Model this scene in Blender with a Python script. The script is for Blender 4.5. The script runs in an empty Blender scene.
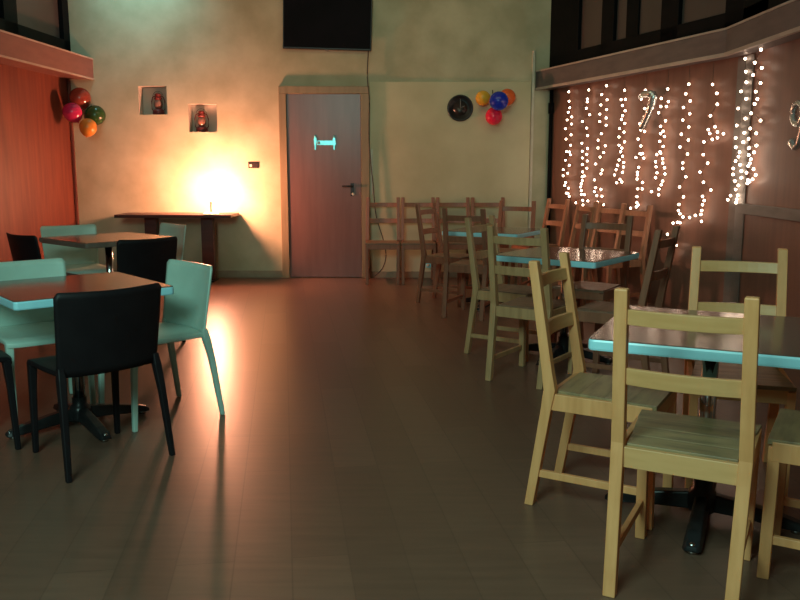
import bpy, bmesh, math, random
from math import sin, cos, pi, radians, sqrt
from mathutils import Vector, Matrix

random.seed(7)
C = bpy.context.scene.collection
SC = bpy.context.scene

# ------------------------------------------------------------------ camera
cam_d = bpy.data.cameras.new('camera')
cam_d.sensor_width = 36.0
cam_d.lens = 820.0 / 800.0 * 36.0
cam_d.clip_start = 0.05
cam = bpy.data.objects.new('camera', cam_d)
C.objects.link(cam)
cam.location = (0, 0, 1.293)
cam.rotation_euler = (radians(90 - 9.2), 0, 0)
SC.camera = cam

# ------------------------------------------------------------------ world, wall spot and added lights, exposure
SC.view_settings.view_transform = 'Standard'
SC.view_settings.look = 'None'
SC.view_settings.gamma = 1.0
SC.view_settings.exposure = 0.0
SC.view_settings.use_curve_mapping = False
wd = bpy.data.worlds.new('world')
SC.world = wd
wd.use_nodes = True
wd.node_tree.nodes['Background'].inputs[0].default_value = (0.10, 0.14, 0.12, 1)
wd.node_tree.nodes['Background'].inputs[1].default_value = 0.15


def area_light(name, loc, target, size, size_y, energy, color):
    d = bpy.data.lights.new(name, 'AREA')
    d.shape = 'RECTANGLE'
    d.size = size
    d.size_y = size_y
    d.energy = energy
    d.color = color
    o = bpy.data.objects.new(name, d)
    C.objects.link(o)
    o.location = loc
    v = Vector(target) - Vector(loc)
    o.rotation_euler = v.to_track_quat('-Z', 'Y').to_euler()
    return o


def spot_light(name, loc, target, energy, color, angle, blend=1.0, radius=0.05):
    d = bpy.data.lights.new(name, 'SPOT')
    d.energy = energy
    d.color = color
    d.spot_size = radians(angle)
    d.spot_blend = blend
    d.shadow_soft_size = radius
    o = bpy.data.objects.new(name, d)
    C.objects.link(o)
    o.location = loc
    v = Vector(target) - Vector(loc)
    o.rotation_euler = v.to_track_quat('-Z', 'Y').to_euler()
    return o


# unseen cool area light added above and behind the camera
area_light('front_window_daylight', (-1.3, -0.3, 2.7), (0.1, 3.6, 0.4), 1.5, 1.1, 118, (0.55, 1.0, 0.86))
# unseen soft light added under the ceiling to brighten the back wall
area_light('ceiling_lamp_light', (0.2, 7.0, 3.6), (0.2, 9.65, 0.9), 3.0, 0.5, 11, (0.88, 1.0, 0.58))
# cool coloured spot grazing the top of the back wall
spot_light('wall_spot_light', (-2.9, 9.0, 3.9), (-2.9, 9.65, 3.2), 60, (0.40, 0.95, 1.0), 100)

LAMP_STRENGTH = 600
BULB_STRENGTH = 14


# ------------------------------------------------------------------ materials
def mat(name, color, rough=0.5, metal=0.0, noise=None, spec=0.5, bump=0.0, emit=None, emit_strength=0.0, coat=0.0):
    """noise = (scale, second colour, stretch xyz, contrast)"""
    m = bpy.data.materials.new(name)
    m.use_nodes = True
    nt = m.node_tree
    b = nt.nodes['Principled BSDF']
    b.inputs['Base Color'].default_value = (*color, 1)
    b.inputs['Roughness'].default_value = rough
    b.inputs['Metallic'].default_value = metal
    b.inputs['Specular IOR Level'].default_value = spec
    if coat:
        b.inputs['Coat Weight'].default_value = coat
        b.inputs['Coat Roughness'].default_value = 0.15
    if emit:
        b.inputs['Emission Color'].default_value = (*emit, 1)
        b.inputs['Emission Strength'].default_value = emit_strength
    if noise:
        sc, c2, st, lo, hi = noise
        tc = nt.nodes.new('ShaderNodeTexCoord')
        mp = nt.nodes.new('ShaderNodeMapping')
        mp.inputs['Scale'].default_value = st
        nz = nt.nodes.new('ShaderNodeTexNoise')
        nz.inputs['Scale'].default_value = sc
        nz.inputs['Detail'].default_value = 5
        cr = nt.nodes.new('ShaderNodeValToRGB')
        cr.color_ramp.elements[0].position = lo
        cr.color_ramp.elements[0].color = (*color, 1)
        cr.color_ramp.elements[1].position = hi
        cr.color_ramp.elements[1].color = (*c2, 1)
        nt.links.new(tc.outputs['Object'], mp.inputs[0])
        nt.links.new(mp.outputs[0], nz.inputs['Vector'])
        nt.links.new(nz.outputs['Fac'], cr.inputs[0])
        nt.links.new(cr.outputs[0], b.inputs['Base Color'])
        if bump:
            bp = nt.nodes.new('ShaderNodeBump')
            bp.inputs['Strength'].default_value = bump
            bp.inputs['Distance'].default_value = 0.01
            nt.links.new(nz.outputs['Fac'], bp.inputs['Height'])
            nt.links.new(bp.outputs[0], b.inputs['Normal'])
    return m


def floor_mat():
    m = mat('laminate_floor', (0.16, 0.085, 0.05), 0.3, spec=0.33)
    nt = m.node_tree
    b = nt.nodes['Principled BSDF']
    tc = nt.nodes.new('ShaderNodeTexCoord')
    mp = nt.nodes.new('ShaderNodeMapping')
    mp.inputs['Rotation'].default_value = (0, 0, radians(-98))
    br = nt.nodes.new('ShaderNodeTexBrick')
    br.offset = 0.37
    br.inputs['Scale'].default_value = 1.0
    br.inputs['Brick Width'].default_value = 1.3
    br.inputs['Row Height'].default_value = 0.19
    br.inputs['Mortar Size'].default_value = 0.0025
    br.inputs['Color1'].default_value = (0.185, 0.100, 0.069, 1)
    br.inputs['Color2'].default_value = (0.15, 0.080, 0.055, 1)
    br.inputs['Mortar'].default_value = (0.13, 0.07, 0.048, 1)
    mp2 = nt.nodes.new('ShaderNodeMapping')
    mp2.inputs['Rotation'].default_value = (0, 0, radians(-98))
    mp2.inputs['Scale'].default_value = (1.2, 14, 1)
    nz = nt.nodes.new('ShaderNodeTexNoise')
    nz.inputs['Scale'].default_value = 2.5
    nz.inputs['Detail'].default_value = 6
    mx = nt.nodes.new('ShaderNodeMix')
    mx.data_type = 'RGBA'
    mx.blend_type = 'MULTIPLY'
    mx.inputs[0].default_value = 0.45
    cr = nt.nodes.new('ShaderNodeValToRGB')
    cr.color_ramp.elements[0].position = 0.3
    cr.color_ramp.elements[0].color = (0.55, 0.55, 0.55, 1)
    cr.color_ramp.elements[1].position = 0.7
    cr.color_ramp.elements[1].color = (1, 1, 1, 1)
    nt.links.new(tc.outputs['Object'], mp.inputs[0])
    nt.links.new(tc.outputs['Object'], mp2.inputs[0])
    nt.links.new(mp.outputs[0], br.inputs['Vector'])
    nt.links.new(mp2.outputs[0], nz.inputs['Vector'])
    nt.links.new(nz.outputs['Fac'], cr.inputs[0])
    nt.links.new(br.outputs['Color'], mx.inputs[6])
    nt.links.new(cr.outputs[0], mx.inputs[7])
    nt.links.new(mx.outputs[2], b.inputs['Base Color'])
    mr = nt.nodes.new('ShaderNodeMapRange')
    mr.inputs['To Min'].default_value = 0.28
    mr.inputs['To Max'].default_value = 0.37
    nt.links.new(nz.outputs['Fac'], mr.inputs['Value'])
    nt.links.new(mr.outputs[0], b.inputs['Roughness'])
    return m


def emit_mat(name, color, strength):
    m = bpy.data.materials.new(name)
    m.use_nodes = True
    nt = m.node_tree
    b = nt.nodes['Principled BSDF']
    b.inputs['Base Color'].default_value = (0.8, 0.8, 0.8, 1)
    b.inputs['Emission Color'].default_value = (*color, 1)
    b.inputs['Emission Strength'].default_value = strength
    return m


M = {}
M['floor'] = floor_mat()
M['plaster'] = mat('cream_plaster', (0.41, 0.37, 0.24), 0.75, noise=(2.6, (0.55, 0.505, 0.35), (1, 1, 1), 0.36, 0.68), bump=0.2)
M['plaster2'] = mat('cream_plaster_lower', (0.52, 0.46, 0.29), 0.7, noise=(1.8, (0.64, 0.58, 0.39), (1, 1, 1), 0.35, 0.7), bump=0.15)
M['ceiling'] = mat('ceiling_paint', (0.5, 0.48, 0.42), 0.8, noise=(3, (0.46, 0.44, 0.38), (1, 1, 1), 0.4, 0.6))
M['red_wall'] = mat('terracotta_panelling', (0.13, 0.028, 0.016), 0.55, noise=(3.0, (0.20, 0.048, 0.023), (6, 6, 0.5), 0.35, 0.7))
M['brown_wall'] = mat('brown_panelling', (0.15, 0.072, 0.05), 0.5, noise=(2.5, (0.21, 0.10, 0.07), (5, 5, 0.5), 0.3, 0.7))
M['ledge_red'] = mat('ledge_red_brown', (0.24, 0.105, 0.085), 0.5, noise=(4, (0.21, 0.092, 0.074), (1, 1, 4), 0.4, 0.6))
M['ledge_grey'] = mat('ledge_grey_brown', (0.11, 0.088, 0.088), 0.5, noise=(4, (0.14, 0.11, 0.108), (1, 1, 4), 0.4, 0.6))
M['ledge_trim'] = mat('ledge_edge_trim', (0.50, 0.41, 0.35), 0.4, noise=(6, (0.42, 0.34, 0.29), (1, 1, 1), 0.4, 0.6))
M['dark_frame'] = mat('black_window_frame', (0.004, 0.005, 0.006), 0.5, spec=0.06, noise=(5, (0.006, 0.006, 0.007), (1, 1, 1), 0.4, 0.6))
M['dim_pane'] = mat('dim_brown_glass', (0.085, 0.062, 0.056), 0.35, noise=(1.2, (0.06, 0.045, 0.042), (1, 1, 0.4), 0.35, 0.65))
M['grey_trim'] = mat('grey_painted_trim', (0.17, 0.155, 0.145), 0.5, noise=(5, (0.13, 0.12, 0.11), (1, 1, 3), 0.35, 0.65))
M['white_trim'] = mat('white_conduit', (0.6, 0.57, 0.46), 0.5, noise=(8, (0.54, 0.5, 0.4), (1, 1, 1), 0.4, 0.6))
M['baseboard'] = mat('brown_baseboard', (0.33, 0.26, 0.17), 0.5, noise=(6, (0.28, 0.21, 0.14), (1, 1, 1), 0.4, 0.6))
M['door'] = mat('brown_door_laminate', (0.175, 0.088, 0.078), 0.30, spec=0.42, noise=(3, (0.15, 0.074, 0.066), (5, 5, 0.5), 0.35, 0.65))
M['door_frame'] = mat('beige_door_frame', (0.32, 0.23, 0.13), 0.5, noise=(4, (0.26, 0.185, 0.10), (5, 5, 0.5), 0.35, 0.65))
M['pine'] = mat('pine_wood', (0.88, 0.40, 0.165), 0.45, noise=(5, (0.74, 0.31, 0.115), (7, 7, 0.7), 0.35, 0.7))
M['stained'] = mat('brown_stained_pine', (0.34, 0.125, 0.068), 0.45, noise=(5, (0.25, 0.092, 0.05), (7, 7, 0.7), 0.35, 0.7))  # brown copy of the pine, shade put into its colour for dim chairs
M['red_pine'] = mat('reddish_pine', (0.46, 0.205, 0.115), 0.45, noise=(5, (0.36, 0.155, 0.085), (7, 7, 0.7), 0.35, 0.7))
M['aged_pine'] = mat('aged_pine', (0.56, 0.31, 0.15), 0.45, noise=(5, (0.44, 0.23, 0.105), (7, 7, 0.7), 0.35, 0.7))  # duller pine copy, partial shade put into the colour
M['stained_seat'] = mat('brown_stained_seat', (0.26, 0.14, 0.085), 0.45, noise=(4, (0.17, 0.095, 0.06), (1.5, 7, 7), 0.4, 0.7))  # seat tone darkened to go with the shaded pine copies
M['pine_rail'] = mat('pine_wood_rail', (0.76, 0.39, 0.165), 0.45, noise=(5, (0.66, 0.32, 0.12), (0.7, 7, 7), 0.35, 0.7))
M['pine_seat'] = mat('worn_pine_seat', (0.36, 0.24, 0.12), 0.42, noise=(4, (0.16, 0.11, 0.065), (1.5, 7, 7), 0.42, 0.75))
M['white_plastic'] = mat('white_plastic', (0.50, 0.70, 0.62), 0.38, noise=(9, (0.47, 0.66, 0.58), (1, 1, 1), 0.4, 0.6))
M['black_plastic'] = mat('black_plastic', (0.009, 0.007, 0.009), 0.5, spec=0.25, noise=(9, (0.011, 0.009, 0.011), (1, 1, 1), 0.4, 0.6))
M['table_top'] = mat('dark_laminate_top', (0.10, 0.065, 0.05), 0.16, noise=(3, (0.15, 0.10, 0.08), (1, 1, 1), 0.35, 0.7))
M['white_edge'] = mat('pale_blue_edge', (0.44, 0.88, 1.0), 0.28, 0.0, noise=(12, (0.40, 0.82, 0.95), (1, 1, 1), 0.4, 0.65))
M['dim_edge'] = mat('grey_brown_edge', (0.22, 0.17, 0.14), 0.35, noise=(12, (0.18, 0.14, 0.115), (1, 1, 1), 0.4, 0.65))  # copy of the table edge, darkened where its angle catches little light
M['chrome'] = mat('chrome', (0.62, 0.63, 0.64), 0.13, 1.0, noise=(3, (0.55, 0.56, 0.57), (1, 1, 1), 0.4, 0.6))
M['black_metal'] = mat('black_metal', (0.010, 0.010, 0.011), 0.33, spec=0.3, noise=(8, (0.022, 0.022, 0.024), (1, 1, 1), 0.4, 0.6))
M['mahogany'] = mat('dark_red_wood', (0.085, 0.022, 0.018), 0.4, noise=(4, (0.06, 0.016, 0.014), (1, 6, 6), 0.35, 0.65))
M['lamp_white'] = mat('white_lamp_enamel', (0.86, 0.84, 0.8), 0.4, noise=(9, (0.8, 0.78, 0.74), (1, 1, 1), 0.4, 0.6))
M['tv'] = mat('black_screen', (0.006, 0.006, 0.008), 0.6, spec=0.05, noise=(4, (0.008, 0.007, 0.01), (1, 1, 1), 0.4, 0.6))
M['tv_frame'] = mat('black_bezel', (0.01, 0.01, 0.011), 0.45, noise=(9, (0.014, 0.014, 0.014), (1, 1, 1), 0.4, 0.6))
M['black_disc'] = mat('black_disc', (0.006, 0.006, 0.008), 0.35, noise=(9, (0.009, 0.009, 0.012), (1, 1, 1), 0.4, 0.6))
M['grey_face'] = mat('charcoal_face', (0.02, 0.019, 0.019), 0.3, noise=(9, (0.028, 0.026, 0.026), (1, 1, 1), 0.4, 0.6))
M['lantern'] = mat('dark_red_enamel', (0.16, 0.02, 0.018), 0.35, noise=(9, (0.12, 0.015, 0.014), (1, 1, 1), 0.4, 0.6))
M['lantern_glass'] = mat('lantern_glass', (0.25, 0.12, 0.09), 0.1, noise=(9, (0.20, 0.10, 0.08), (1, 1, 1), 0.4, 0.6))
M['niche'] = mat('grey_niche', (0.52, 0.49, 0.42), 0.7, noise=(3, (0.46, 0.43, 0.36), (1, 1, 1), 0.4, 0.6))
M['cable'] = mat('dark_cable', (0.05, 0.045, 0.035), 0.5, noise=(9, (0.06, 0.055, 0.045), (1, 1, 1), 0.4, 0.6))
M['foil'] = mat('silver_foil', (0.80, 0.84, 0.85), 0.24, 0.85, noise=(14, (0.66, 0.70, 0.71), (1, 1, 1), 0.4, 0.6), bump=0.6)
M['sign'] = mat('bright_sign_plate', (0.22, 0.70, 0.74), 0.25, 0.5, noise=(14, (0.20, 0.64, 0.68), (1, 1, 1), 0.4, 0.6))
M['switch'] = mat('black_switch_plate', (0.02, 0.012, 0.01), 0.3, noise=(9, (0.03, 0.018, 0.015), (1, 1, 1), 0.4, 0.6))
M['brass'] = mat('brushed_steel_handle', (0.45, 0.42, 0.38), 0.3, 1.0, noise=(9, (0.38, 0.36, 0.33), (1, 1, 1), 0.4, 0.6))
M['globe'] = emit_mat('lit_lamp_globe', (1.0, 0.375, 0.21), LAMP_STRENGTH)
M['bulb'] = emit_mat('lit_fairy_bulb', (1.0, 0.72, 0.52), BULB_STRENGTH)
M['wire'] = mat('thin_clear_wire', (0.14, 0.10, 0.08), 0.4, noise=(9, (0.12, 0.09, 0.07), (1, 1, 1), 0.4, 0.6))


def balloon_mat(name, c):
    return mat(name, c, 0.16, noise=(4, tuple(min(1, x * 1.15) for x in c), (1, 1, 1), 0.4, 0.6))


M['b_red'] = balloon_mat('dark_red_balloon', (0.24, 0.04, 0.025))
M['b_pink'] = balloon_mat('pink_balloon', (0.45, 0.02, 0.09))
M['b_amber'] = balloon_mat('amber_balloon', (0.50, 0.19, 0.03))
M['b_green'] = balloon_mat('green_balloon', (0.02, 0.06, 0.015))
M['b_yellow'] = balloon_mat('yellow_balloon', (0.80, 0.42, 0.04))
M['b_orange'] = balloon_mat('orange_balloon', (0.80, 0.13, 0.03))
M['b_blue'] = balloon_mat('blue_balloon', (0.008, 0.03, 0.42))
M['b_hot'] = balloon_mat('hot_pink_balloon', (0.85, 0.025, 0.08))


# ------------------------------------------------------------------ mesh helpers
class MB:
    def __init__(self):
        self.v = []
        self.f = []
        self.s = []

    def add(self, verts, faces, smooth=False):
        n = len(self.v)
        self.v += [tuple(p) for p in verts]
        self.f += [tuple(i + n for i in f) for f in faces]
        self.s += [smooth] * len(faces)
        return self

    def box(self, lo, hi, mx=None):
        x0, y0, z0 = lo
        x1, y1, z1 = hi
        vs = [(x0, y0, z0), (x1, y0, z0), (x1, y1, z0), (x0, y1, z0), (x0, y0, z1), (x1, y0, z1), (x1, y1, z1), (x0, y1, z1)]
        if mx is not None:
            vs = [tuple(mx @ Vector(p)) for p in vs]
        return self.add(vs, [(0, 3, 2, 1), (4, 5, 6, 7), (0, 1, 5, 4), (1, 2, 6, 5), (2, 3, 7, 6), (3, 0, 4, 7)])

    def loft(self, rings, cap=True, smooth=False):
        n = len(rings[0])
        vs = [p for r in rings for p in r]
        fs = []
        for k in range(len(rings) - 1):
            for i in range(n):
                j = (i + 1) % n
                fs.append((k * n + i, k * n + j, (k + 1) * n + j, (k + 1) * n + i))
        if cap:
            fs.append(tuple(range(n - 1, -1, -1)))
            m = (len(rings) - 1) * n
            fs.append(tuple(range(m, m + n)))
        return self.add(vs, fs, smooth)

    def rect_sweep(self, pts, w, d):
        """vertical-ish sweep: pts (x,y,z); w along x, d along y (numbers or lists)"""
        rings = []
        for k, (x, y, z) in enumerate(pts):
            a = (w[k] if isinstance(w, (list, tuple)) else w) / 2
            b = (d[k] if isinstance(d, (list, tuple)) else d) / 2
            rings.append([(x - a, y - b, z), (x + a, y - b, z), (x + a, y + b, z), (x - a, y + b, z)])
        return self.loft(rings)

    def tube(self, pts, r, n=8, cap=True):
        pts = [Vector(p) for p in pts]
        rings = []
        up = Vector((0, 0, 1))
        for k, p in enumerate(pts):
            t = (pts[min(k + 1, len(pts) - 1)] - pts[max(k - 1, 0)]).normalized()
            a = t.cross(up)
            if a.length < 1e-3:
                a = t.cross(Vector((1, 0, 0)))
            a.normalize()
            b = t.cross(a).normalized()
            rr = r[k] if isinstance(r, (list, tuple)) else r
            rings.append([tuple(p + a * (rr * cos(2 * pi * i / n)) - b * (rr * sin(2 * pi * i / n))) for i in range(n)])
        return self.loft(rings, cap, True)

    def lathe(self, prof, n=24, c=(0, 0, 0), axis='z'):
        rings = []
        for r, h in prof:
            ring = []
            for i in range(n):
                a = 2 * pi * i / n
                if axis == 'z':
                    ring.append((c[0] + r * cos(a), c[1] + r * sin(a), c[2] + h))
                elif axis == 'y':
                    ring.append((c[0] + r * cos(a), c[1] - h, c[2] + r * sin(a)))
                else:
                    ring.append((c[0] + h, c[1] + r * cos(a), c[2] + r * sin(a)))
            rings.append(ring)
        return self.loft(rings, True, True)

    def prism(self, poly, z0, z1):
        n = len(poly)
        return self.loft([[(x, y, z0) for x, y in poly], [(x, y, z1) for x, y in poly]])

    def build(self, name, m, parent=None, bevel=0.0, seg=2):
        me = bpy.data.meshes.new(name)
        me.from_pydata(self.v, [], self.f)
        me.polygons.foreach_set('use_smooth', self.s)
        me.materials.append(m)
        me.update()
        bm = bmesh.new()
        bm.from_mesh(me)
        bmesh.ops.recalc_face_normals(bm, faces=bm.faces)
        bm.to_mesh(me)
        bm.free()
        o = bpy.data.objects.new(name, me)
        C.objects.link(o)
        if parent is not None:
            o.parent = parent
        if bevel:
            md = o.modifiers.new('bevel', 'BEVEL')
            md.width = bevel
            md.segments = seg
            md.limit_method = 'ANGLE'
            md.angle_limit = radians(40)
        return o


def tag(o, label, cat, group=None):
    o['label'] = label
    o['category'] = cat
    if group:
        o['group'] = group
    return o


def thing(name, label, cat, loc=(0, 0, 0), rot=0.0, group=None):
    o = bpy.data.objects.new(name, None)
    o.empty_display_size = 0.1
    C.objects.link(o)
    o.location = loc
    o.rotation_euler = (0, 0, radians(rot))
    return tag(o, label, cat, group)


def structure(o):
    o['kind'] = 'structure'
    return o


def copy_thing(src, loc, rot, label, group=None):
    r = src.copy()
    C.objects.link(r)
    r.location = loc
    r.rotation_euler = (0, 0, radians(rot))
    r['label'] = label
    if group:
        r['group'] = group
    for ch in list(src.children):
        c = ch.copy()
        C.objects.link(c)
        c.parent = r
        for g in list(ch.children):
            d = g.copy()
            C.objects.link(d)
            d.parent = c
    return r


# ------------------------------------------------------------------ the room
XL, YBK, ZC, YF = -3.80, 9.654, 4.2, -4.0
CORNER = Vector((1.746, YBK))
WD = Vector((0.33, -0.944)).normalized()      # along the angled right wall, towards the viewer
WN = Vector((WD.y, -WD.x))                    # into the room
BEND = CORNER + WD * 3.07                     # where the right wall turns parallel to the room
XR = BEND.x


def wpt(t, off, z):
    p = CORNER + WD * t + WN * off
    return (p.x, p.y, z)


structure(MB().add([(XL - .7, YF, 0), (XR + .05, YF, 0), (XR + .05, BEND.y, 0), (CORNER.x + .05, YBK + .05, 0), (XL - .05, YBK + .05, 0)],
                   [(0, 1, 2, 3, 4)]).build('floor', M['floor']))
structure(MB().box((XL - .8, YF - .1, ZC), (XR + .2, YBK + .4, ZC + .1)).build('ceiling', M['ceiling']))

# back wall with two niches let into it
NICHES = [(-2.998, -2.675, 1.891, 2.210), (-2.434, -2.107, 1.694, 2.009)]
bw = MB()
xs = sorted([XL - .2, CORNER.x + .1] + [n[0] for n in NICHES] + [n[1] for n in NICHES])
zs = sorted([0, ZC] + [n[2] for n in NICHES] + [n[3] for n in NICHES])
for i in range(len(xs) - 1):
    for k in range(len(zs) - 1):
        cx, cz = (xs[i] + xs[i + 1]) / 2, (zs[k] + zs[k + 1]) / 2
        if any(a < cx < b and c < cz < d for a, b, c, d in NICHES):
            continue
        bw.add([(xs[i], YBK, zs[k]), (xs[i + 1], YBK, zs[k]), (xs[i + 1], YBK, zs[k + 1]), (xs[i], YBK, zs[k + 1])], [(0, 1, 2, 3)])
me_bw = structure(bw.build('wall_back', M['plaster']))
nb = MB()
for a, b, c, d in NICHES:
    y1 = YBK + 0.17
    nb.add([(a, YBK, c), (b, YBK, c), (b, YBK, d), (a, YBK, d), (a, y1, c), (b, y1, c), (b, y1, d), (a, y1, d)],
           [(4, 5, 6, 7), (0, 1, 5, 4), (1, 2, 6, 5), (2, 3, 7, 6), (3, 0, 4, 7)])
nic = nb.build('niche_lining', M['niche'], me_bw)
# slightly proud lower boarding right of the door, up to a visible seam
structure(MB().box((-0.35, YBK - 0.018, 0), (1.5, YBK + 0.01, 2.255)).build('trim_11', M['plaster2'], bevel=0.004))
structure(MB().box((XL, YBK - 0.02, 0), (-1.385, YBK, 0.085)).build('baseboard_back', M['baseboard'], bevel=0.004))
structure(MB().box((-0.355, YBK - 0.032, 0), (1.73, YBK - 0.018, 0.075)).build('baseboard_right', M['baseboard'], bevel=0.004))

# left wall
XLF = XL - 0.05 * (YBK - YF)


def lx(y):
    return XL - 0.05 * (YBK - y)


structure(MB().add([(XL, YBK, 0), (lx(YF), YF, 0), (lx(YF), YF, 2.46), (XL, YBK, 2.46)], [(0, 1, 2, 3)]).build('wall_left', M['red_wall']))
structure(MB().add([(XL, YBK, 3.75), (lx(YF), YF, 3.75), (lx(YF), YF, ZC), (XL, YBK, ZC)], [(0, 1, 2, 3)]).build('wall_left_upper', M['plaster']))
# right wall: angled stretch, then parallel stretch
structure(MB().add([(CORNER.x, CORNER.y, 0), (BEND.x, BEND.y, 0), (XR, YF, 0), (XR, YF, 2.34), (BEND.x, BEND.y, 2.34), (CORNER.x, CORNER.y, 2.34)],
                   [(0, 1, 4, 5), (1, 2, 3, 4)]).build('wall_right', M['brown_wall']))
structure(MB().add([(CORNER.x, CORNER.y, 3.6), (BEND.x, BEND.y, 3.6), (XR, YF, 3.6), (XR, YF, ZC), (BEND.x, BEND.y, ZC), (CORNER.x, CORNER.y, ZC)],
                   [(0, 1, 4, 5), (1, 2, 3, 4)]).build('wall_right_upper', M['plaster']))
structure(MB().add([(lx(YF), YF, 0), (XR, YF, 0), (XR, YF, ZC), (lx(YF), YF, ZC)], [(0, 1, 2, 3)]).build('wall_front', M['plaster']))

# ledges (boxed cornices) with pale edge strips
Y0 = 2.0
lw = 0.30
fx = lambda y: lx(y) + lw
led = MB().prism([(lx(YBK) - .01, YBK), (lx(Y0) - .01, Y0), (fx(Y0), Y0), (fx(YBK), YBK)], 2.285, 2.51)
structure(led.build('trim_7', M['ledge_red']))
t = MB()
for z0, z1 in ((2.277, 2.293), (2.500, 2.515)):
    t.prism([(fx(YBK) - .02, YBK - .001), (fx(Y0) - .02, Y0), (fx(Y0) + .008, Y0), (fx(YBK) + .008, YBK - .001)], z0, z1)
structure(t.build('trim_8', M['ledge_trim']))

LO = 0.185
a0 = CORNER + WN * LO + WD * 0.02
a0 = Vector((a0.x + (a0.y - YBK) * 0.35, YBK))
b0 = Vector((XR - LO, (CORNER + WD * 3.07 + WN * LO).y + 0.02))
# outline of the right ledge
poly = [(CORNER.x + .01, YBK), (a0.x, a0.y), (b0.x, b0.y), (XR - LO, Y0), (XR + .01, Y0), (BEND.x + .01, BEND.y)]
structure(MB().prism(poly, 2.172, 2.372).build('trim_9', M['ledge_grey']))
t = MB()
for z0, z1, p in ((2.160, 2.186, 0.012), (2.362, 2.378, 0.008)):
    t.prism([(a0.x, a0.y - .001), (a0.x - p, a0.y - .001), (b0.x - p, b0.y), (b0.x - p, Y0), (b0.x + .02, Y0), (b0.x + .02, b0.y)], z0, z1)
structure(t.build('trim_10', M['ledge_trim']))

# upper windows of the gallery: dark frames with dim panes
wl = MB()
z0, z1 = 2.46, 3.75
th = 0.06


def lbar(ya, yb, za, zb):
    wl.prism([(lx(ya) - .02, ya), (lx(yb) - .02, yb), (lx(yb) + th, yb), (lx(ya) + th, ya)], za, zb)


lbar(9.50, YBK, z0, z1)
lbar(1.0, YBK, z0, 2.70)
lbar(1.0, YBK, z1 - .1, z1)
for yy in (8.36, 7.2, 6.0, 4.8, 3.6, 2.4, 1.1):
    lbar(yy - .13, yy + .13, z0, z1)
w1 = structure(wl.build('window_1', M['dark_frame'], bevel=0.004))
MB().add([(lx(YBK) + .01, YBK, z0), (lx(YF) + .01, YF, z0), (lx(YF) + .01, YF, z1), (lx(YBK) + .01, YBK, z1)], [(0, 1, 2, 3)]).build('pane', M['dim_pane'], w1)

wr = MB()
z0, z1 = 2.34, 3.6


def rbar(ta, tb, za, zb, off=0.05):
    q = [wpt(ta, 0, 0), wpt(tb, 0, 0), wpt(tb, off, 0), wpt(ta, off, 0)]
    wr.prism([(p[0], p[1]) for p in q], za, zb)


rbar(0.0, 0.60, z0, z1)
rbar(0.0, 3.10, z0, 2.53)
rbar(0.0, 3.07, z1 - .1, z1)
rbar(1.04, 1.26, z0, z1)
rbar(1.44, 1.64, z0, z1, 0.03)
rbar(2.01, 2.26, z0, z1)
rbar(2.85, 3.07, z0, z1)
w2 = structure(wr.build('window_2', M['dark_frame'], bevel=0.004))
q = [wpt(0, .012, z0), wpt(3.07, .012, z0), wpt(3.07, .012, z1), wpt(0, .012, z1)]
MB().add(q, [(0, 1, 2, 3)]).build('pane', M['dim_pane'], w2)
wq = MB()
for ya, yb in ((6.30, 6.75), (5.0, 5.2), (3.6, 3.8), (2.2, 2.4)):
    wq.box((XR - .05, ya, z0), (XR, yb, z1))
wq.box((XR - .05, YF, z0), (XR, 6.75, 2.53))
wq.box((XR - .05, YF, z1 - .1), (XR, 6.75, z1))
w3 = structure(wq.build('window_3', M['dark_frame'], bevel=0.004))
MB().add([(XR - .012, YF, z0), (XR - .012, BEND.y, z0), (XR - .012, BEND.y, z1), (XR - .012, YF, z1)], [(0, 1, 2, 3)]).build('pane', M['dim_pane'], w3)

# pale strip where the back wall meets the upper window, corner trims, posts and rails on the right wall
structure(MB().box((CORNER.x - .03, YBK - .02, 2.38), (CORNER.x - .008, YBK, ZC)).build('trim_1', M['white_trim'], bevel=0.003))
structure(MB().box((1.505, YBK - .035, 0), (1.535, YBK, 2.60)).build('trim_2', M['white_trim'], bevel=0.003))
tb_ = MB()
tb_.tube([(CORNER.x - .015, YBK - .035, 0), (CORNER.x - .015, YBK - .035, 2.16)], 0.022, 10)
tb_.tube([(CORNER.x - .015, YBK - .035, 1.90), (CORNER.x - .015, YBK - .035, 2.02)], 0.034, 10)
structure(tb_.build('trim_3', M['dark_frame']))
q = [wpt(2.99, 0, 0), wpt(3.17, -.05, 0), (XR - .008, BEND.y - .17, 0), (XR - .012, BEND.y - .005, 0), wpt(2.99, .010, 0)]
structure(MB().prism([(p[0], p[1]) for p in q], 0, 2.165).build('trim_4', M['grey_trim']))
structure(MB().box((XR - .035, YF, 0.925), (XR, BEND.y - .10, 1.005)).build('trim_5', M['grey_trim'], bevel=0.004))
structure(MB().box((XL + .005, YBK - .03, 0), (XL + .035, YBK, 2.28)).build('trim_6', M['red_wall'], bevel=0.004))

# door
df = MB()
df.box((-1.388, YBK - .045, 0), (-1.303, YBK + .01, 2.122))
df.box((-0.447, YBK - .045, 0), (-0.352, YBK + .01, 2.122))
df.box((-1.388, YBK - .045, 2.122), (-0.352, YBK + .01, 2.205))
door = structure(MB().box((-1.300, YBK - .030, 0.008), (-0.450, YBK + .005, 2.120)).build('door_1', M['door'], bevel=0.003))
df.build('door_frame', M['door_frame'], door, bevel=0.004)
dh = MB()
dh.box((-0.575, YBK - .036, 0.96), (-0.535, YBK - .028, 1.11))
dh.tube([(-0.555, YBK - .03, 1.075), (-0.555, YBK - .075, 1.075), (-0.565, YBK - .08, 1.075), (-0.67, YBK - .08, 1.075)], 0.010, 8)
dh.build('door_handle', M['black_metal'], door)
dl = MB()
dl.lathe([(0.0, .0), (0.016, .0), (0.016, .012), (0.0, .012)], 12, (-0.545, YBK - .03, 0.985), 'y')
dl.build('door_lock', M['white_trim'], door)

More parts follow.
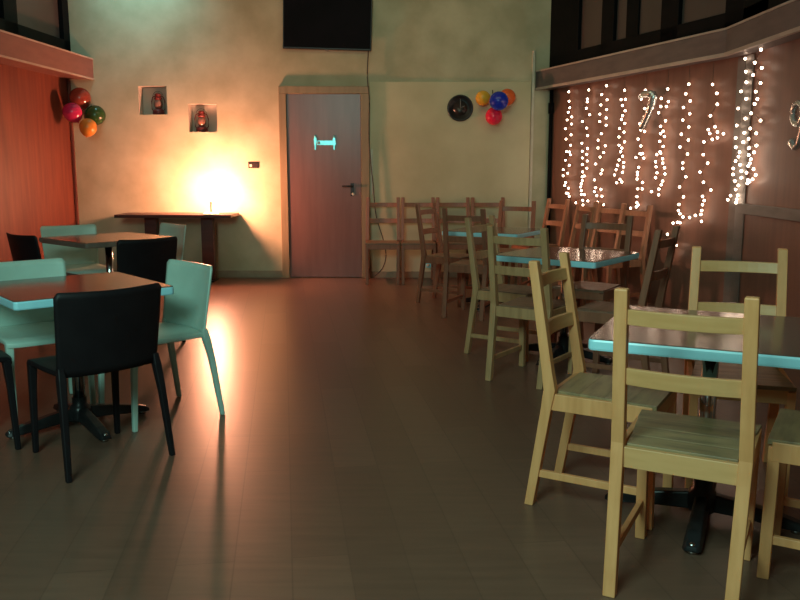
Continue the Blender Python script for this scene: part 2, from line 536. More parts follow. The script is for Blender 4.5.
# ------------------------------------------------------------------ pine ladder-back chairs
def post_y(z):
    if z <= 0.47:
        return -0.246 + (0.073) * z / 0.47
    return -0.173 - 0.081 * (z - 0.47) / 0.48


def make_pine_chair(low_rail=0.657, post='pine', rail='pine_rail', seat='pine_seat'):
    t = thing('pine_chair', '', 'chair')
    for s in (-1, 1):
        zz = [0, 0.40, 0.44, 0.47, 0.50, 0.54, 0.945, 0.95]
        pts = []
        for z in zz:
            x = s * (0.172 + 0.009 * min(z, .47) / .47) if z <= .47 else s * (0.181 - 0.008 * (z - .47) / .48)
            pts.append((x, post_y(z), z))
        d = [.034, .040, .044, .045, .044, .040, .034, .030]
        w = [.038] * 7 + [.034]
        MB().rect_sweep(pts, w, d).build('back_post', M[post], t, bevel=0.003)
    for s in (-1, 1):
        MB().rect_sweep([(s * .172, .205, 0), (s * .176, .198, .44)], .034, .036).build('front_leg', M[post], t, bevel=0.003)
    for z0, z1 in ((.843, .889), (low_rail, low_rail + .052)):
        r = []
        for k in range(9):
            x = -.160 + .32 * k / 8
            bow = -.020 * (1 - (x / .16) ** 2)
            ya, yb = post_y(z0) + bow, post_y(z1) + bow
            r.append([(x, ya - .009, z0), (x, ya + .009, z0), (x, yb + .009, z1), (x, yb - .009, z1)])
        MB().loft(r).build('back_rail', M[rail], t, bevel=0.002)
    # seat of four planks
    sb = MB()
    n = 4
    for k in range(n):
        ya = -.165 + k * .385 / n
        yb = -.165 + (k + 1) * .385 / n - .0006
        wa = .158 + .034 * max(0, (ya + .12)) / .30 if ya > -.13 else .158
        wb = .160 + .032 * (yb + .12) / .34
        sb.loft([[(-wa, ya, .446), (wa, ya, .446), (wb, yb, .446), (-wb, yb, .446)], [(-wa, ya, .462), (wa, ya, .462), (wb, yb, .462), (-wb, yb, .462)]])
    sb.build('seat', M[seat], t, bevel=0.0012)
    for s in (-1, 1):
        MB().loft([[(s * .181 - .010, -.165, .392), (s * .181 + .010, -.165, .392), (s * .181 + .010, -.165, .455), (s * .181 - .010, -.165, .455)],
                   [(s * .184 - .010, .205, .392), (s * .184 + .010, .205, .392), (s * .184 + .010, .205, .455), (s * .184 - .010, .205, .455)]]).build('side_rail', M[post], t, bevel=0.002)
        ys = post_y(.13) + .01
        MB().box((s * .174 - .009, ys, .118), (s * .174 + .009, .205, .146)).build('stretcher', M[post], t, bevel=0.002)
    MB().box((-.165, -.188, .392), (.165, -.168, .456)).build('rear_rail', M[rail], t, bevel=0.002)
    MB().box((-.165, .196, .392), (.165, .216, .446)).build('front_rail', M[rail], t, bevel=0.002)
    return t


pine0 = make_pine_chair()
SHADED_SET = ('stained', 'stained', 'stained_seat')
pine1 = make_pine_chair(0.575, *SHADED_SET)
pine2 = make_pine_chair(0.657, *SHADED_SET)
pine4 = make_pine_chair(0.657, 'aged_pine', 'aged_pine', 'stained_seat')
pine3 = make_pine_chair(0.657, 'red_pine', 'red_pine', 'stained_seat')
G1 = 'pine chairs around the right-hand tables'
G2 = 'pine chairs lined up along the back wall'
G3 = 'pine chairs lined up along the fairy-lit wall'
PINE = [
    (0.909, 2.473, -27.8, 'nearest pine ladder-back chair, its back to us, at the closest right-hand table', G1),
    (0.805, 3.058, -119.4, 'pine ladder-back chair seen side-on at the left side of the closest right-hand table', G1),
    (1.395, 3.30, 163, 'pine chair facing us from the far side of the closest right-hand table', G1),
    (1.425, 2.495, 60, 'pine chair at the right edge of the picture, only seat corner and stretchers showing', G1),
    (0.828, 4.999, -35.1, 'pine chair with its back to us at the middle table, left of its near corner', G1),
    (0.773, 5.650, -124.6, 'pine chair seen side-on at the left corner of the middle table', G1),
    (1.360, 5.800, 142.5, 'dark brown pine chair facing us from the far side of the middle table', G1),
    (1.320, 4.830, 56, 'dark brown pine chair seen side-on right of the middle table, leaning toward the wall', G1),
    (0.648, 7.177, -26.2, 'brown pine chair with its back to us at the farthest right-hand table', G1),
    (0.470, 7.842, -119.9, 'narrow side-on brown pine chair at the left end of the farthest right-hand table', G1),
    (-0.195, 9.266, 180, 'brown pine chair against the back wall right beside the door frame', G2),
    (0.207, 9.266, 180, 'second brown pine chair from the door against the back wall', G2),
    (0.608, 9.266, 180, 'third brown pine chair from the door against the back wall', G2),
    (1.012, 9.266, 180, 'fourth brown pine chair from the door against the back wall', G2),
    (1.505, 8.945, 114, 'pine chair in the corner under the first strand of fairy lights', G3),
    (1.695, 8.455, 106, 'second pine chair from the corner along the fairy-lit brown wall', G3),
    (1.855, 7.995, 115, 'third pine chair from the corner along the fairy-lit brown wall', G3),
    (1.985, 7.575, 116, 'last pine chair of the row along the fairy-lit brown wall, farthest from the corner', G3),
]
SHADED = (6, 7, 8, 9, 10, 11, 12, 13)
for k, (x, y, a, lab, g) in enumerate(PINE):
    src = pine2 if k in SHADED else pine3 if k >= 14 else pine4 if k in (4, 5) else pine0     # plain pine, a reddish tone, and two copies with shade put into the colour
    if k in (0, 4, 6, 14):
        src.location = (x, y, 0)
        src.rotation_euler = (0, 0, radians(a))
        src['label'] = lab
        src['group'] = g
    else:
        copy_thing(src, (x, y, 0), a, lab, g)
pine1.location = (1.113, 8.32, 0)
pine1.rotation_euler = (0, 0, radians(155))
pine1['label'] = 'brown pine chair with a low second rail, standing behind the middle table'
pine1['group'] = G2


# ------------------------------------------------------------------ moulded plastic chairs
def make_plastic_chair(name, mname):
    m = M[mname]
    t = thing(name, '', 'chair')
    # curved back shell
    na, nz = 36, 12
    zb, zt = 0.425, 0.795
    front, back = [], []
    for k in range(nz + 1):
        f = k / nz
        row_f, row_b = [], []
        for i in range(na + 1):
            u = -1 + 2 * i / na
            hw = 0.222 + 0.013 * f
            # rounded upper corners
            ztop = zt - 0.008 + 0.006 * u * u
            e = max(0, abs(u) - 0.90) / 0.10
            ztop -= 0.022 * (1 - sqrt(max(0, 1 - e * e)))
            z = zb + (ztop - zb) * f
            x = hw * u
            y = -0.215 - 0.055 * ((z - zb) / (zt - zb)) + 0.042 * u * u
            row_f.append((x, y + .006, z))
            row_b.append((x, y - .006, z))
        front.append(row_f)
        back.append(row_b)
    mb = MB()
    w = na + 1
    vs = [p for r in front for p in r] + [p for r in back for p in r]
    o = w * (nz + 1)
    fs = []
    for k in range(nz):
        for i in range(na):
            a = k * w + i
            fs.append((a, a + 1, a + w + 1, a + w))
            fs.append((o + a, o + a + w, o + a + w + 1, o + a + 1))
    for k in range(nz):
        a = k * w
        fs.append((a, a + w, o + a + w, o + a))
        a = k * w + na
        fs.append((a, o + a, o + a + w, a + w))
    for i in range(na):
        fs.append((i, o + i, o + i + 1, i + 1))
        a = nz * w + i
        fs.append((a, a + 1, o + a + 1, o + a))
    mb.add(vs, fs, True)
    mb.build('backrest', m, t)
    # seat: dished slab with a waterfall front
    n1, n2 = 12, 12
    top, bot = [], []
    for k in range(n2 + 1):
        v = k / n2
        y = -.205 + .435 * v
        for i in range(n1 + 1):
            u = -1 + 2 * i / n1
            hw = .208 + .010 * sin(pi * v)
            z = .448 - .014 * (1 - u * u) * sin(pi * min(1, v * 1.05)) - .03 * max(0, v - .82) ** 2 / .18 ** 2 * .6
            yy = y + (.030 * (u * u) if v < .05 else 0) - (.02 * u ** 4 if v > .95 else 0)
            top.append((hw * u, yy, z))
            bot.append((hw * u, yy, z - .024))
    w = n1 + 1
    o = w * (n2 + 1)
    fs = []
    for k in range(n2):
        for i in range(n1):
            a = k * w + i
            fs.append((a, a + 1, a + w + 1, a + w))
            fs.append((o + a, o + a + w, o + a + w + 1, o + a + 1))
    for k in range(n2):
        a = k * w
        fs.append((a, a + w, o + a + w, o + a))
        a = k * w + n1
        fs.append((a, o + a, o + a + w, a + w))
    for i in range(n1):
        fs.append((i, o + i, o + i + 1, i + 1))
        a = n2 * w + i
        fs.append((a, a + 1, o + a + 1, o + a))
    MB().add(top + bot, fs, True).build('seat', m, t, bevel=0.004)
    for s in (-1, 1):
        MB().rect_sweep([(s * .236, -.258, 0), (s * .222, -.215, .30), (s * .214, -.190, .42), (s * .213, -.182, .47)],
                        [.024, .030, .034, .026], [.024, .032, .040, .026]).build('rear_leg', m, t, bevel=0.005)
        MB().rect_sweep([(s * .196, .212, 0), (s * .194, .200, .30), (s * .192, .190, .432)],
                        [.024, .030, .038], [.024, .030, .036]).build('front_leg', m, t, bevel=0.005)
    return t


GW = 'white plastic chairs around the left-hand tables'
GB = 'black plastic chairs around the left-hand tables'
white0 = make_plastic_chair('plastic_chair', 'white_plastic')
black0 = make_plastic_chair('plastic_chair', 'black_plastic')
PL = [
    (white0, -1.29, 4.19, 133, 'white plastic chair turned sideways at the right side of the nearer left-hand table', GW),
    (white0, -1.915, 4.25, 220, 'white plastic chair facing us behind the nearer left-hand table, cut by the left edge', GW),
    (white0, -2.77, 7.01, 216, 'white plastic chair facing us at the far-left side of the farther left-hand table', GW),
    (white0, -2.20, 7.20, 133, 'pale plastic chair in shadow under the glowing lamp, right of the farther left-hand table', GW),
    (black0, -1.384, 3.59, 44, 'nearest black plastic chair, its curved back to us, at the nearer left-hand table', GB),
    (black0, -2.06, 3.66, -50, 'black plastic chair at the left picture edge, only seat and legs showing', GB),
    (black0, -1.97, 6.04, 45, 'black plastic chair with its back to us at the farther left-hand table', GB),
    (black0, -2.74, 6.42, -40, 'black plastic chair at the left side of the farther table, before the red wall', GB),
]
used = set()
for src, x, y, a, lab, g in PL:
    if src not in used:
        used.add(src)
        src.location = (x, y, 0)
        src.rotation_euler = (0, 0, radians(a))
        src['label'] = lab
        src['group'] = g
    else:
        copy_thing(src, (x, y, 0), a, lab, g)


# ------------------------------------------------------------------ pedestal tables
def rounded_square(h, r, n=5):
    p = []
    for cx, cy, a0 in ((h - r, h - r, 0), (-h + r, h - r, 90), (-h + r, -h + r, 180), (h - r, -h + r, 270)):
        for k in range(n + 1):
            a = radians(a0 + 90 * k / n)
            p.append((cx + r * cos(a), cy + r * sin(a)))
    return p


def make_table(size=0.74, zt=0.72, turn=0, edge='white_edge'):
    t = thing('cafe_table', '', 'table')
    h = size / 2
    MB().prism(rounded_square(h - .003, .018), zt - .006, zt).build('tabletop', M['table_top'], t)
    rings = []
    for e, z in ((-.008, -.042), (-.002, -.040), (0, -.034), (0, -.010), (-.002, -.004), (-.008, -.001)):
        rings.append([(x, y, zt + z) for x, y in rounded_square(h + e, .02)])
    MB().loft(rings).build('edge_band', M[edge], t)
    MB().box((-.11, -.11, zt - .055), (.11, .11, zt - .041)).build('mounting_plate', M['black_metal'], t, bevel=0.003)
    MB().lathe([(.029, .10), (.029, zt - .050)], 20).build('pole', M['chrome'], t)
    MB().lathe([(.0, .030), (.050, .030), (.056, .045), (.056, .085), (.048, .105), (.036, .115), (.036, .150), (.0, .150)], 20).build('hub', M['black_metal'], t)
    for k in range(4):
        a = radians(90 * k + turn)
        mx = Matrix.Rotation(a, 4, 'Z')
        rings = []
        for x, w, z0, z1 in ((.03, .060, .035, .100), (.15, .064, .030, .084), (.27, .068, .018, .060), (.335, .068, .014, .042), (.355, .050, .014, .030)):
            rings.append([tuple(mx @ Vector(p)) for p in ((x, -w / 2, z0), (x, w / 2, z0), (x, w / 2 * .7, z1), (x, -w / 2 * .7, z1))])
        arm = MB().loft(rings).build('base_arm', M['black_metal'], t, bevel=0.006)
        c = mx @ Vector((.322, 0, 0))
        MB().lathe([(.0, .0), (.018, .0), (.020, .012), (.016, .020), (.0, .020)], 12, (c.x, c.y, 0)).build('glide', M['chrome'], arm)
        c = mx @ Vector((.338, 0, .036))
        MB().lathe([(.0, -.006), (.012, -.006), (.011, .002), (.006, .007), (.0, .007)], 10, tuple(c)).build('toe_cap', M['chrome'], arm)
    return t


tab0 = make_table()
GT = 'square pedestal cafe tables'
TABLES = [
    (1.128, 2.905, -25, 'nearest square pedestal table on the right, with bright pale edge and chrome pole'),
    (1.120, 5.500, -37, 'middle right-hand pedestal table, turned corner-on, reflecting the fairy lights'),
    (0.880, 7.620, -30, 'farthest right-hand pedestal table, mostly hidden behind pine chairs'),
    (-1.620, 4.010, 40, 'nearer left-hand pedestal table among black and white plastic chairs'),
]
for k, (x, y, a, lab) in enumerate(TABLES):
    if k == 0:
        tab0.location = (x, y, 0)
        tab0.rotation_euler = (0, 0, radians(a))
        tab0['label'] = lab
        tab0['group'] = GT
    else:
        copy_thing(tab0, (x, y, 0), a, lab, GT)
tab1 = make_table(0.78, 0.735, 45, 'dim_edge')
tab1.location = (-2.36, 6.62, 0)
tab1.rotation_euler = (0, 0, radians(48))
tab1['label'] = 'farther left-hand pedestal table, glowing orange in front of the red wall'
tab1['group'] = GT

# ------------------------------------------------------------------ narrow table against the back wall and the lit lamp on it
wt = thing('wall_table', 'long narrow dark wooden table on two slab legs against the back wall under the lamp', 'table', (-2.535, 9.40, 0))
MB().box((-.65, -.24, .735), (.65, .23, .770)).build('tabletop', M['mahogany'], wt, bevel=0.004)
for x in (-.295, .345):
    lg = MB().box((x - .068, -.09, .012), (x + .068, .02, .735)).build('leg', M['mahogany'], wt, bevel=0.004)
    MB().box((x - .075, -.16, 0), (x + .075, .10, .012)).build('foot_plate', M['black_metal'], lg, bevel=0.002)

lamp = thing('table_lamp', 'glowing globe lamp on the narrow table, washing out the back wall', 'lamp', (-2.12, 9.24, .770))
MB().lathe([(0, 0), (.085, 0), (.088, .008), (.080, .016), (.02, .022), (0, .022)], 28).build('base', M['lamp_white'], lamp)
MB().lathe([(.010, .018), (.010, .13), (.026, .14), (.030, .165), (0, .165)], 16).build('stem', M['lamp_white'], lamp)
pr = [(.001, -.085)] + [(.085 * cos(a), .085 * sin(a)) for a in [radians(-80 + 160 * k / 14) for k in range(15)]] + [(.001, .085)]
MB().lathe(pr, 28, (0, 0, .245)).build('globe', M['globe'], lamp)

# ------------------------------------------------------------------ television
tv = thing('television', 'large black flat television hung high above the door, cut by the top edge', 'television', (-.815, YBK, 2.892))
tv.rotation_euler = (0, radians(1.6), 0)
MB().box((-.50, -.075, -.29), (.50, -.035, .29)).build('casing', M['tv_frame'], tv, bevel=0.006)
MB().box((-.488, -.078, -.272), (.488, -.074, .278)).build('screen', M['tv'], tv)
MB().box((-.20, -.036, -.15), (.20, -.003, .15)).build('wall_bracket', M['black_metal'], tv)
MB().box((-.02, -.078, -.300), (.02, -.05, -.289)).build('sensor', M['grey_trim'], tv)

cb = MB()
pts = [(-.358, 2.60), (-.372, 2.30), (-.350, 2.06), (-.356, 1.75), (-.352, 1.49), (-.312, 1.09), (-.280, .74), (-.195, .45), (-.165, .27), (-.205, .12), (-.300, .02)]
fine = []
P = [Vector((x, YBK - .052, z)) for x, z in pts]
for k in range(len(P) - 1):
    p0, p1, p2, p3 = P[max(k - 1, 0)], P[k], P[k + 1], P[min(k + 2, len(P) - 1)]
    for j in range(6):
        s = j / 6
        fine.append(.5 * ((2 * p1) + (p2 - p0) * s + (2 * p0 - 5 * p1 + 4 * p2 - p3) * s * s + (3 * p1 - p0 - 3 * p2 + p3) * s ** 3))
fine.append(P[-1])
cb.tube(fine, .0065, 6)
tag(cb.build('power_cable', M['cable']), 'thin dark cable dangling from the television down beside the door frame', 'cable')
tag(MB().box((-.340, YBK - .034, .98), (-.312, YBK - .019, 1.50)).build('cable_duct', M['white_trim'], bevel=0.003),
    'short pale vertical cable duct on the wall beside the door frame', 'cable duct')

# ------------------------------------------------------------------ sign on the door
sg = thing('door_sign', 'bright pale sign of two figures joined by a bar on the brown door', 'sign', (-.872, YBK - .031, 1.581))
f1 = MB()
f1.lathe([(0, 0), (.013, 0), (.013, .005), (0, .005)], 14, (-.105, 0, .066), 'y')
f1.loft([[(-.105 - w, 0, z), (-.105 + w, 0, z), (-.105 + w, -.005, z), (-.105 - w, -.005, z)] for w, z in ((.006, -.090), (.009, -.04), (.014, -.01), (.016, .03), (.012, .052))])
f1.build('figure', M['sign'], sg)
f2 = MB()
f2.lathe([(0, 0), (.013, 0), (.013, .005), (0, .005)], 14, (.112, 0, .060), 'y')
f2.loft([[(.112 - w, 0, z), (.112 + w, 0, z), (.112 + w, -.005, z), (.112 - w, -.005, z)] for w, z in ((.006, -.090), (.008, -.045), (.020, -.03), (.015, .02), (.010, .046))])
f2.build('figure', M['sign'], sg)
MB().box((-.080, -.004, -.036), (.094, 0, .014)).build('name_bar', M['sign'], sg)
MB().box((-.074, -.006, -.028), (-.050, -.003, .006)).build('bar_mark', M['grey_trim'], sg)

# ------------------------------------------------------------------ wall disc, switch, socket
cl = thing('wall_clock', 'round black wall clock left of the balloons on the back wall', 'clock', (.690, YBK - .02, 1.962))
MB().lathe([(0, 0), (.146, 0), (.150, .012), (.146, .026), (.134, .030), (.128, .022), (0, .022)], 40, (0, 0, 0), 'y').build('rim', M['black_disc'], cl)
MB().lathe([(0, .022), (.082, .022), (.082, .025), (0, .025)], 32, (0, 0, 0), 'y').build('face', M['grey_face'], cl)
hd = MB()
hd.box((-.004, -.031, -.01), (.004, -.027, .10))
hd.box((-.004, -.031, -.004), (.055, -.027, .004), Matrix.Rotation(radians(-25), 4, 'Y'))
hd.build('hands', M['grey_trim'], cl)

sw = thing('light_switch', 'small black switch plate on the back wall between lamp and door', 'switch', (-1.700, YBK, 1.318))
MB().box((-.062, -.012, -.036), (.062, 0, .036)).build('plate', M['switch'], sw, bevel=0.003)
MB().box((-.045, -.017, -.022), (-.018, -.010, .008)).build('button', M['white_trim'], sw, bevel=0.002)
MB().box((.002, -.016, -.022), (.040, -.010, .022)).build('rocker', M['switch'], sw, bevel=0.002)

so = thing('wall_socket', 'small pale power socket low on the back wall behind the second chair', 'socket', (.335, YBK - .018, .15))
MB().box((-.03, -.012, -.028), (.03, 0, .028)).build('plate', M['white_edge'], so, bevel=0.003)
MB().lathe([(0, .011), (.018, .011), (.018, .014), (0, .014)], 16, (0, 0, 0), 'y').build('outlet', M['white_trim'], so)


# ------------------------------------------------------------------ lanterns in the niches
def make_lantern():
    t = thing('lantern', '', 'lantern')
    MB().lathe([(0, 0), (.062, 0), (.068, .012), (.066, .045), (.050, .062), (.030, .070), (0, .070)], 20).build('fuel_tank', M['lantern'], t)
    MB().lathe([(.030, .070), (.046, .095), (.050, .125), (.042, .155), (.030, .175)], 20).build('glass_globe', M['lantern_glass'], t)
    MB().lathe([(0, .170), (.040, .172), (.046, .185), (.036, .200), (.032, .225), (.040, .230), (.020, .245), (0, .246)], 20).build('cap', M['lantern'], t)
    for s in (-1, 1):
        MB().tube([(s * .055, 0, .04), (s * .074, 0, .065), (s * .076, 0, .15), (s * .062, 0, .20), (s * .030, 0, .215)], .006, 8).build('side_tube', M['lantern'], t)
    MB().tube([(-.060, 0, .19)] + [(-.060 * cos(a), .0, .205 + .062 * sin(a)) for a in [pi * k / 10 for k in range(1, 10)]] + [(.060, 0, .19)], .0025, 6).build('handle', M['black_metal'], t)
    return t


lan0 = make_lantern()
lan0.location = (-2.800, YBK + .085, 1.892)
lan0['label'] = 'dark red lantern standing in the higher, left-hand wall niche'
lan0['category'] = 'lantern'
lan0['group'] = 'lanterns in the wall niches'
copy_thing(lan0, (-2.305, YBK + .085, 1.695), 20, 'dark red lantern standing in the lower, right-hand wall niche')


# ------------------------------------------------------------------ balloons
def balloon(name, mname, loc, r, label, group, tilt=(0, 0)):
    t = thing(name, label, 'balloon', loc, 0, group)
    t.rotation_euler = (radians(tilt[0]), radians(tilt[1]), 0)
    prof = [(.0008, -1.17 * r)]
    for k in range(1, 24):
        a = -pi / 2 + pi * k / 24
        rr = r * cos(a)
        z = r * sin(a)
        if z < 0:
            z *= 1.16
            rr *= 1 - .10 * (-sin(a)) ** 2
        prof.append((rr, z))
    prof.append((.0008, r))
    MB().lathe(prof, 28).build('body', M[mname], t)
    MB().lathe([(.003, -1.16 * r), (.007, -1.19 * r), (.013, -1.23 * r), (.010, -1.235 * r), (.002, -1.22 * r)], 12).build('knot', M[mname], t)
    return t


GL = 'balloon bunch in the left corner'
GR = 'balloon bunch on the back wall'
balloon('balloon', 'b_red', (-3.618, 9.52, 2.064), .118, 'dull red balloon, topmost of the left corner bunch', GL, (20, 0))
balloon('balloon', 'b_pink', (-3.630, 9.30, 1.895), .104, 'magenta balloon, leftmost of the left corner bunch', GL, (10, -25))
balloon('balloon', 'b_green', (-3.460, 9.53, 1.876), .112, 'dark green balloon, rightmost of the left corner bunch', GL, (0, 60))
balloon('balloon', 'b_amber', (-3.475, 9.33, 1.735), .095, 'amber balloon, lowest of the left corner bunch', GL, (-10, 10))
balloon('balloon', 'b_yellow', (.940, 9.54, 2.066), .084, 'yellow balloon, leftmost of the bunch beside the black clock', GR, (60, -60))
balloon('balloon', 'b_orange', (1.215, 9.54, 2.076), .094, 'orange balloon, rightmost of the bunch beside the black clock', GR, (60, 60))
balloon('balloon', 'b_blue', (1.100, 9.36, 2.020), .106, 'blue balloon in the middle of the bunch beside the black clock', GR, (80, 0))
balloon('balloon', 'b_hot', (1.066, 9.53, 1.862), .096, 'hot pink balloon, lowest of the bunch beside the black clock', GR, (150, 0))


def catmull(pts, n=5):
    P = [Vector(p) for p in pts]
    out = []
    for k in range(len(P) - 1):
        p0, p1, p2, p3 = P[max(k - 1, 0)], P[k], P[k + 1], P[min(k + 2, len(P) - 1)]
        for j in range(n):
            s = j / n
            out.append(.5 * ((2 * p1) + (p2 - p0) * s + (2 * p0 - 5 * p1 + 4 * p2 - p3) * s * s + (3 * p1 - p0 - 3 * p2 + p3) * s ** 3))
    out.append(P[-1])
    return out


tag(MB().tube([(1.085, 9.575, 1.98), (1.06, 9.60, 2.08), (1.055, 9.61, 2.16)], .006, 6).build('ribbon', M['cable']),
    'short dark ribbon tying the balloon bunch beside the clock', 'ribbon')

fb = MB()
fb.tube([(2.255, 7.915, 1.945), (2.28, 7.85, 1.965), (2.305, 7.78, 1.962), (2.327, 7.718, 1.95)], [.022, .034, .036, .030], 10)
fb.tube(catmull([(2.327, 7.718, 1.955), (2.320, 7.74, 1.867), (2.298, 7.803, 1.754), (2.273, 7.875, 1.648)], 4), [.030] + [.036] * 5 + [.034] * 6 + [.028], 10)
tag(fb.build('foil_balloon', M['foil']), 'silver foil digit 7 balloon hanging among the fairy lights', 'balloon', 'silver foil digits on the brown wall')
fb = MB()
fb.tube(catmull([(2.66, 5.536, 1.640), (2.66, 5.561, 1.698), (2.66, 5.610, 1.715), (2.66, 5.665, 1.690), (2.66, 5.680, 1.639), (2.66, 5.645, 1.590), (2.66, 5.570, 1.580), (2.66, 5.536, 1.631)], 4), .022, 10)
fb.tube(catmull([(2.66, 5.530, 1.660), (2.66, 5.527, 1.56), (2.66, 5.564, 1.454), (2.66, 5.620, 1.425), (2.66, 5.667, 1.471)], 4), [.022] * 14 + [.026, .030, .026], 10)
tag(fb.build('foil_balloon', M['foil']), 'silver foil digit 9 balloon at the right edge of the picture', 'balloon', 'silver foil digits on the brown wall')

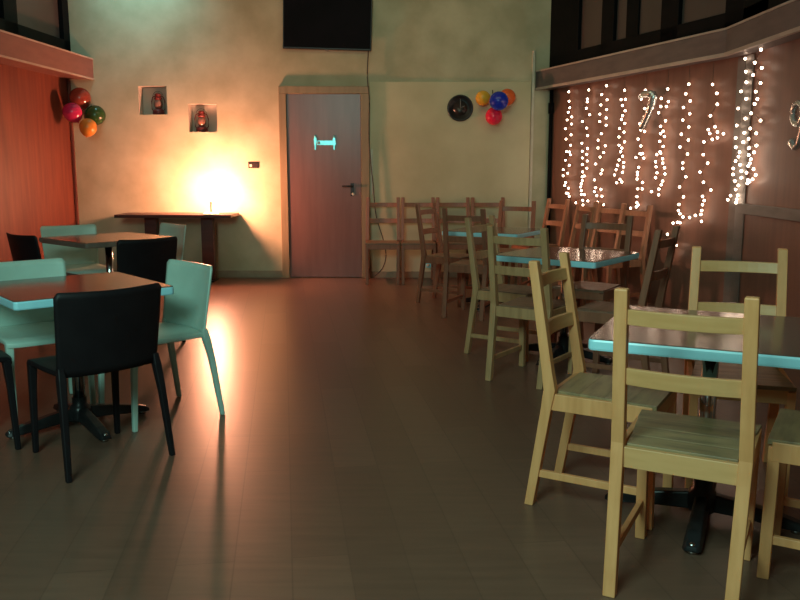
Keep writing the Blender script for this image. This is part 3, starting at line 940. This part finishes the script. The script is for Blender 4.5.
# ------------------------------------------------------------------ curtain of fairy lights: each strand a thing, its bulbs parts
STRANDS = [
    [(0.446,2.106),(0.457,2.005),(0.477,1.935),(0.449,1.888),(0.525,1.834),(0.43,1.806),(0.527,1.758),(0.401,1.713),(0.522,1.643),(0.419,1.6),(0.519,1.531),(0.438,1.463),(0.5,1.459),(0.522,1.428),(0.422,1.369),(0.508,1.314),(0.381,1.265),(0.479,1.227),(0.382,1.198),(0.44,1.125),(0.423,1.09),(0.506,1.064),(0.461,1.008),(0.501,1.002),(0.527,0.974)],
    [(0.85,2.092),(0.825,2.002),(0.827,1.972),(0.814,1.907),(0.882,1.836),(0.747,1.775),(0.835,1.701),(0.855,1.622),(0.749,1.546),(0.864,1.488),(0.765,1.461),(0.854,1.427),(0.77,1.39),(0.868,1.358),(0.775,1.321),(0.864,1.282),(0.785,1.243),(0.822,1.2),(0.78,1.19),(0.783,1.151),(0.765,1.117),(0.755,1.083),(0.771,1.044),(0.778,1.004),(0.835,1.002),(0.807,0.942),(0.909,0.939),(0.672,0.909),(0.815,0.892)],
    [(1.176,2.105),(1.096,2.025),(1.198,1.966),(1.088,1.922),(1.198,1.869),(1.076,1.831),(1.192,1.786),(1.078,1.757),(1.198,1.712),(1.117,1.632),(1.061,1.568),(1.197,1.508),(1.064,1.489),(1.174,1.441),(1.109,1.396),(1.029,1.326),(1.156,1.264),(1.138,1.226),(1.019,1.161),(1.048,1.081),(1.148,1.067),(1.027,1.04),(1.075,1.001),(1.173,0.997),(1.094,0.933),(1.207,0.911)],
    [(1.494,2.035),(1.514,1.946),(1.442,1.949),(1.472,1.891),(1.518,1.837),(1.479,1.793),(1.463,1.758),(1.521,1.716),(1.439,1.671),(1.514,1.633),(1.433,1.589),(1.53,1.538),(1.439,1.508),(1.49,1.479),(1.471,1.443),(1.507,1.4),(1.452,1.364),(1.532,1.339),(1.43,1.312),(1.531,1.295),(1.406,1.268),(1.518,1.244),(1.38,1.216),(1.48,1.173),(1.514,1.148),(1.425,1.139)],
    [(1.828,2.006),(1.772,1.929),(1.835,1.838),(1.828,1.762),(1.767,1.701),(1.785,1.642),(1.848,1.625),(1.751,1.558),(1.799,1.492),(1.831,1.421),(1.792,1.42),(1.811,1.417),(1.73,1.385),(1.854,1.377),(1.781,1.292),(1.765,1.245),(1.767,1.219),(1.764,1.181),(1.854,1.15),(1.781,1.087),(1.852,1.089),(1.775,1.013),(1.777,0.957),(1.799,0.934),(1.771,0.914),(1.68,0.898)],
    [(2.162,1.988),(2.075,1.913),(2.179,1.877),(2.074,1.841),(2.155,1.834),(2.047,1.785),(2.153,1.708),(2.086,1.663),(2.126,1.617),(2.092,1.596),(2.148,1.569),(2.084,1.527),(2.137,1.48),(2.096,1.432),(2.106,1.421),(2.051,1.408),(2.137,1.369),(2.038,1.342),(2.144,1.33),(2.049,1.297),(2.173,1.287),(2.066,1.242),(2.183,1.232),(2.049,1.196),(2.155,1.168),(2.138,1.133),(2.107,1.093),(1.997,1.066),(2.107,1.04)],
    [(2.449,2.004),(2.415,1.925),(2.48,1.86),(2.395,1.81),(2.483,1.751),(2.394,1.702),(2.479,1.639),(2.385,1.581),(2.483,1.527),(2.376,1.47),(2.483,1.407),(2.425,1.331),(2.428,1.282),(2.477,1.21),(2.399,1.119),(2.46,1.033),(2.405,0.964),(2.401,0.91),(2.425,0.883),(2.632,0.88),(2.469,0.857),(2.557,0.857),(2.398,0.805),(2.432,0.803),(2.337,0.794),(2.265,0.688),(2.397,0.598),(2.35,0.528)],
    [(2.752,1.974),(2.812,1.897),(2.824,1.808),(2.749,1.719),(2.813,1.626),(2.732,1.606),(2.847,1.581),(2.754,1.573),(2.919,1.565),(2.851,1.534),(2.789,1.523),(2.686,1.505),(2.688,1.399),(2.75,1.327),(2.659,1.251),(2.71,1.166),(2.808,1.103),(2.71,1.046),(2.733,1.011),(2.716,0.975),(2.71,0.925),(2.702,0.891),(2.716,0.833)],
    [(3.115,2.139),(3.13,2.038),(3.143,1.955),(3.092,1.889),(3.152,1.827),(3.071,1.758),(3.159,1.674),(3.068,1.624),(3.156,1.564),(3.065,1.526),(3.152,1.49),(3.152,1.489),(3.071,1.452),(3.074,1.451),(3.119,1.413),(3.11,1.377),(3.081,1.342),(3.133,1.312),(3.059,1.283),(3.151,1.263),(3.062,1.235),(3.156,1.21),(3.088,1.182),(3.129,1.148),(3.103,1.114),(3.13,1.068),(3.049,1.064),(3.121,1.036),(3.019,1.029),(3.116,1.009)],
    [(6.376,2.163),(6.469,2.08),(6.338,2.027),(6.487,1.991),(6.343,1.917),(6.418,1.861),(6.38,1.803),(6.424,1.77),(6.475,1.704),(6.298,1.639),(6.472,1.588),(6.358,1.547),(6.491,1.511),(6.338,1.455),(6.342,1.455),(6.47,1.442),(6.474,1.438),(6.374,1.405),(6.468,1.387),(6.424,1.353),(6.438,1.322),(6.464,1.302),(6.363,1.278),(6.486,1.251),(6.318,1.235),(6.368,1.201),(6.452,1.195),(6.421,1.183),(6.46,1.169)],
]

ORD = ['first', 'second', 'third', 'fourth', 'fifth', 'sixth', 'seventh', 'eighth', 'ninth']
NOTE = ['', '', '', '', ', behind the silver digit 7', ', right of the silver digit 7', ', hanging lowest in a long loop', ', knotted into a cluster halfway down', ', hanging over the grey post']
bulb_me = None
for si, row in enumerate(STRANDS):
    if si < 9:
        lab = ORD[si] + ' strand of lit fairy bulbs from the back corner' + NOTE[si]
        P = [Vector(wpt(t_, .05, z)) for t_, z in row]
    else:
        lab = 'last strand of lit fairy bulbs, on the right side of the grey post'
        P = [Vector((XR - .05, y, z)) for y, z in row]
    top = Vector((P[0].x, P[0].y, 2.16))
    root = thing('fairy_light_strand', lab, 'fairy lights', top, 0, 'strands of the fairy light curtain')
    L = [p - top for p in P]
    path = [Vector((0, 0, -.002))] + L
    MB().tube([p + Vector((0, 0, .004)) for p in path], .0022, 4).build('wire', M['wire'], root)
    for p in L:
        if bulb_me is None:
            b = MB().lathe([(.0006, -.0108)] + [(.0108 * cos(a), .0108 * sin(a)) for a in [radians(-67 + 134 * k / 6) for k in range(7)]] + [(.0006, .0108)], 8).build('bulb', M['bulb'], root)
            bulb_me = b.data
        else:
            b = bpy.data.objects.new('bulb', bulb_me)
            C.objects.link(b)
            b.parent = root
        b.location = p
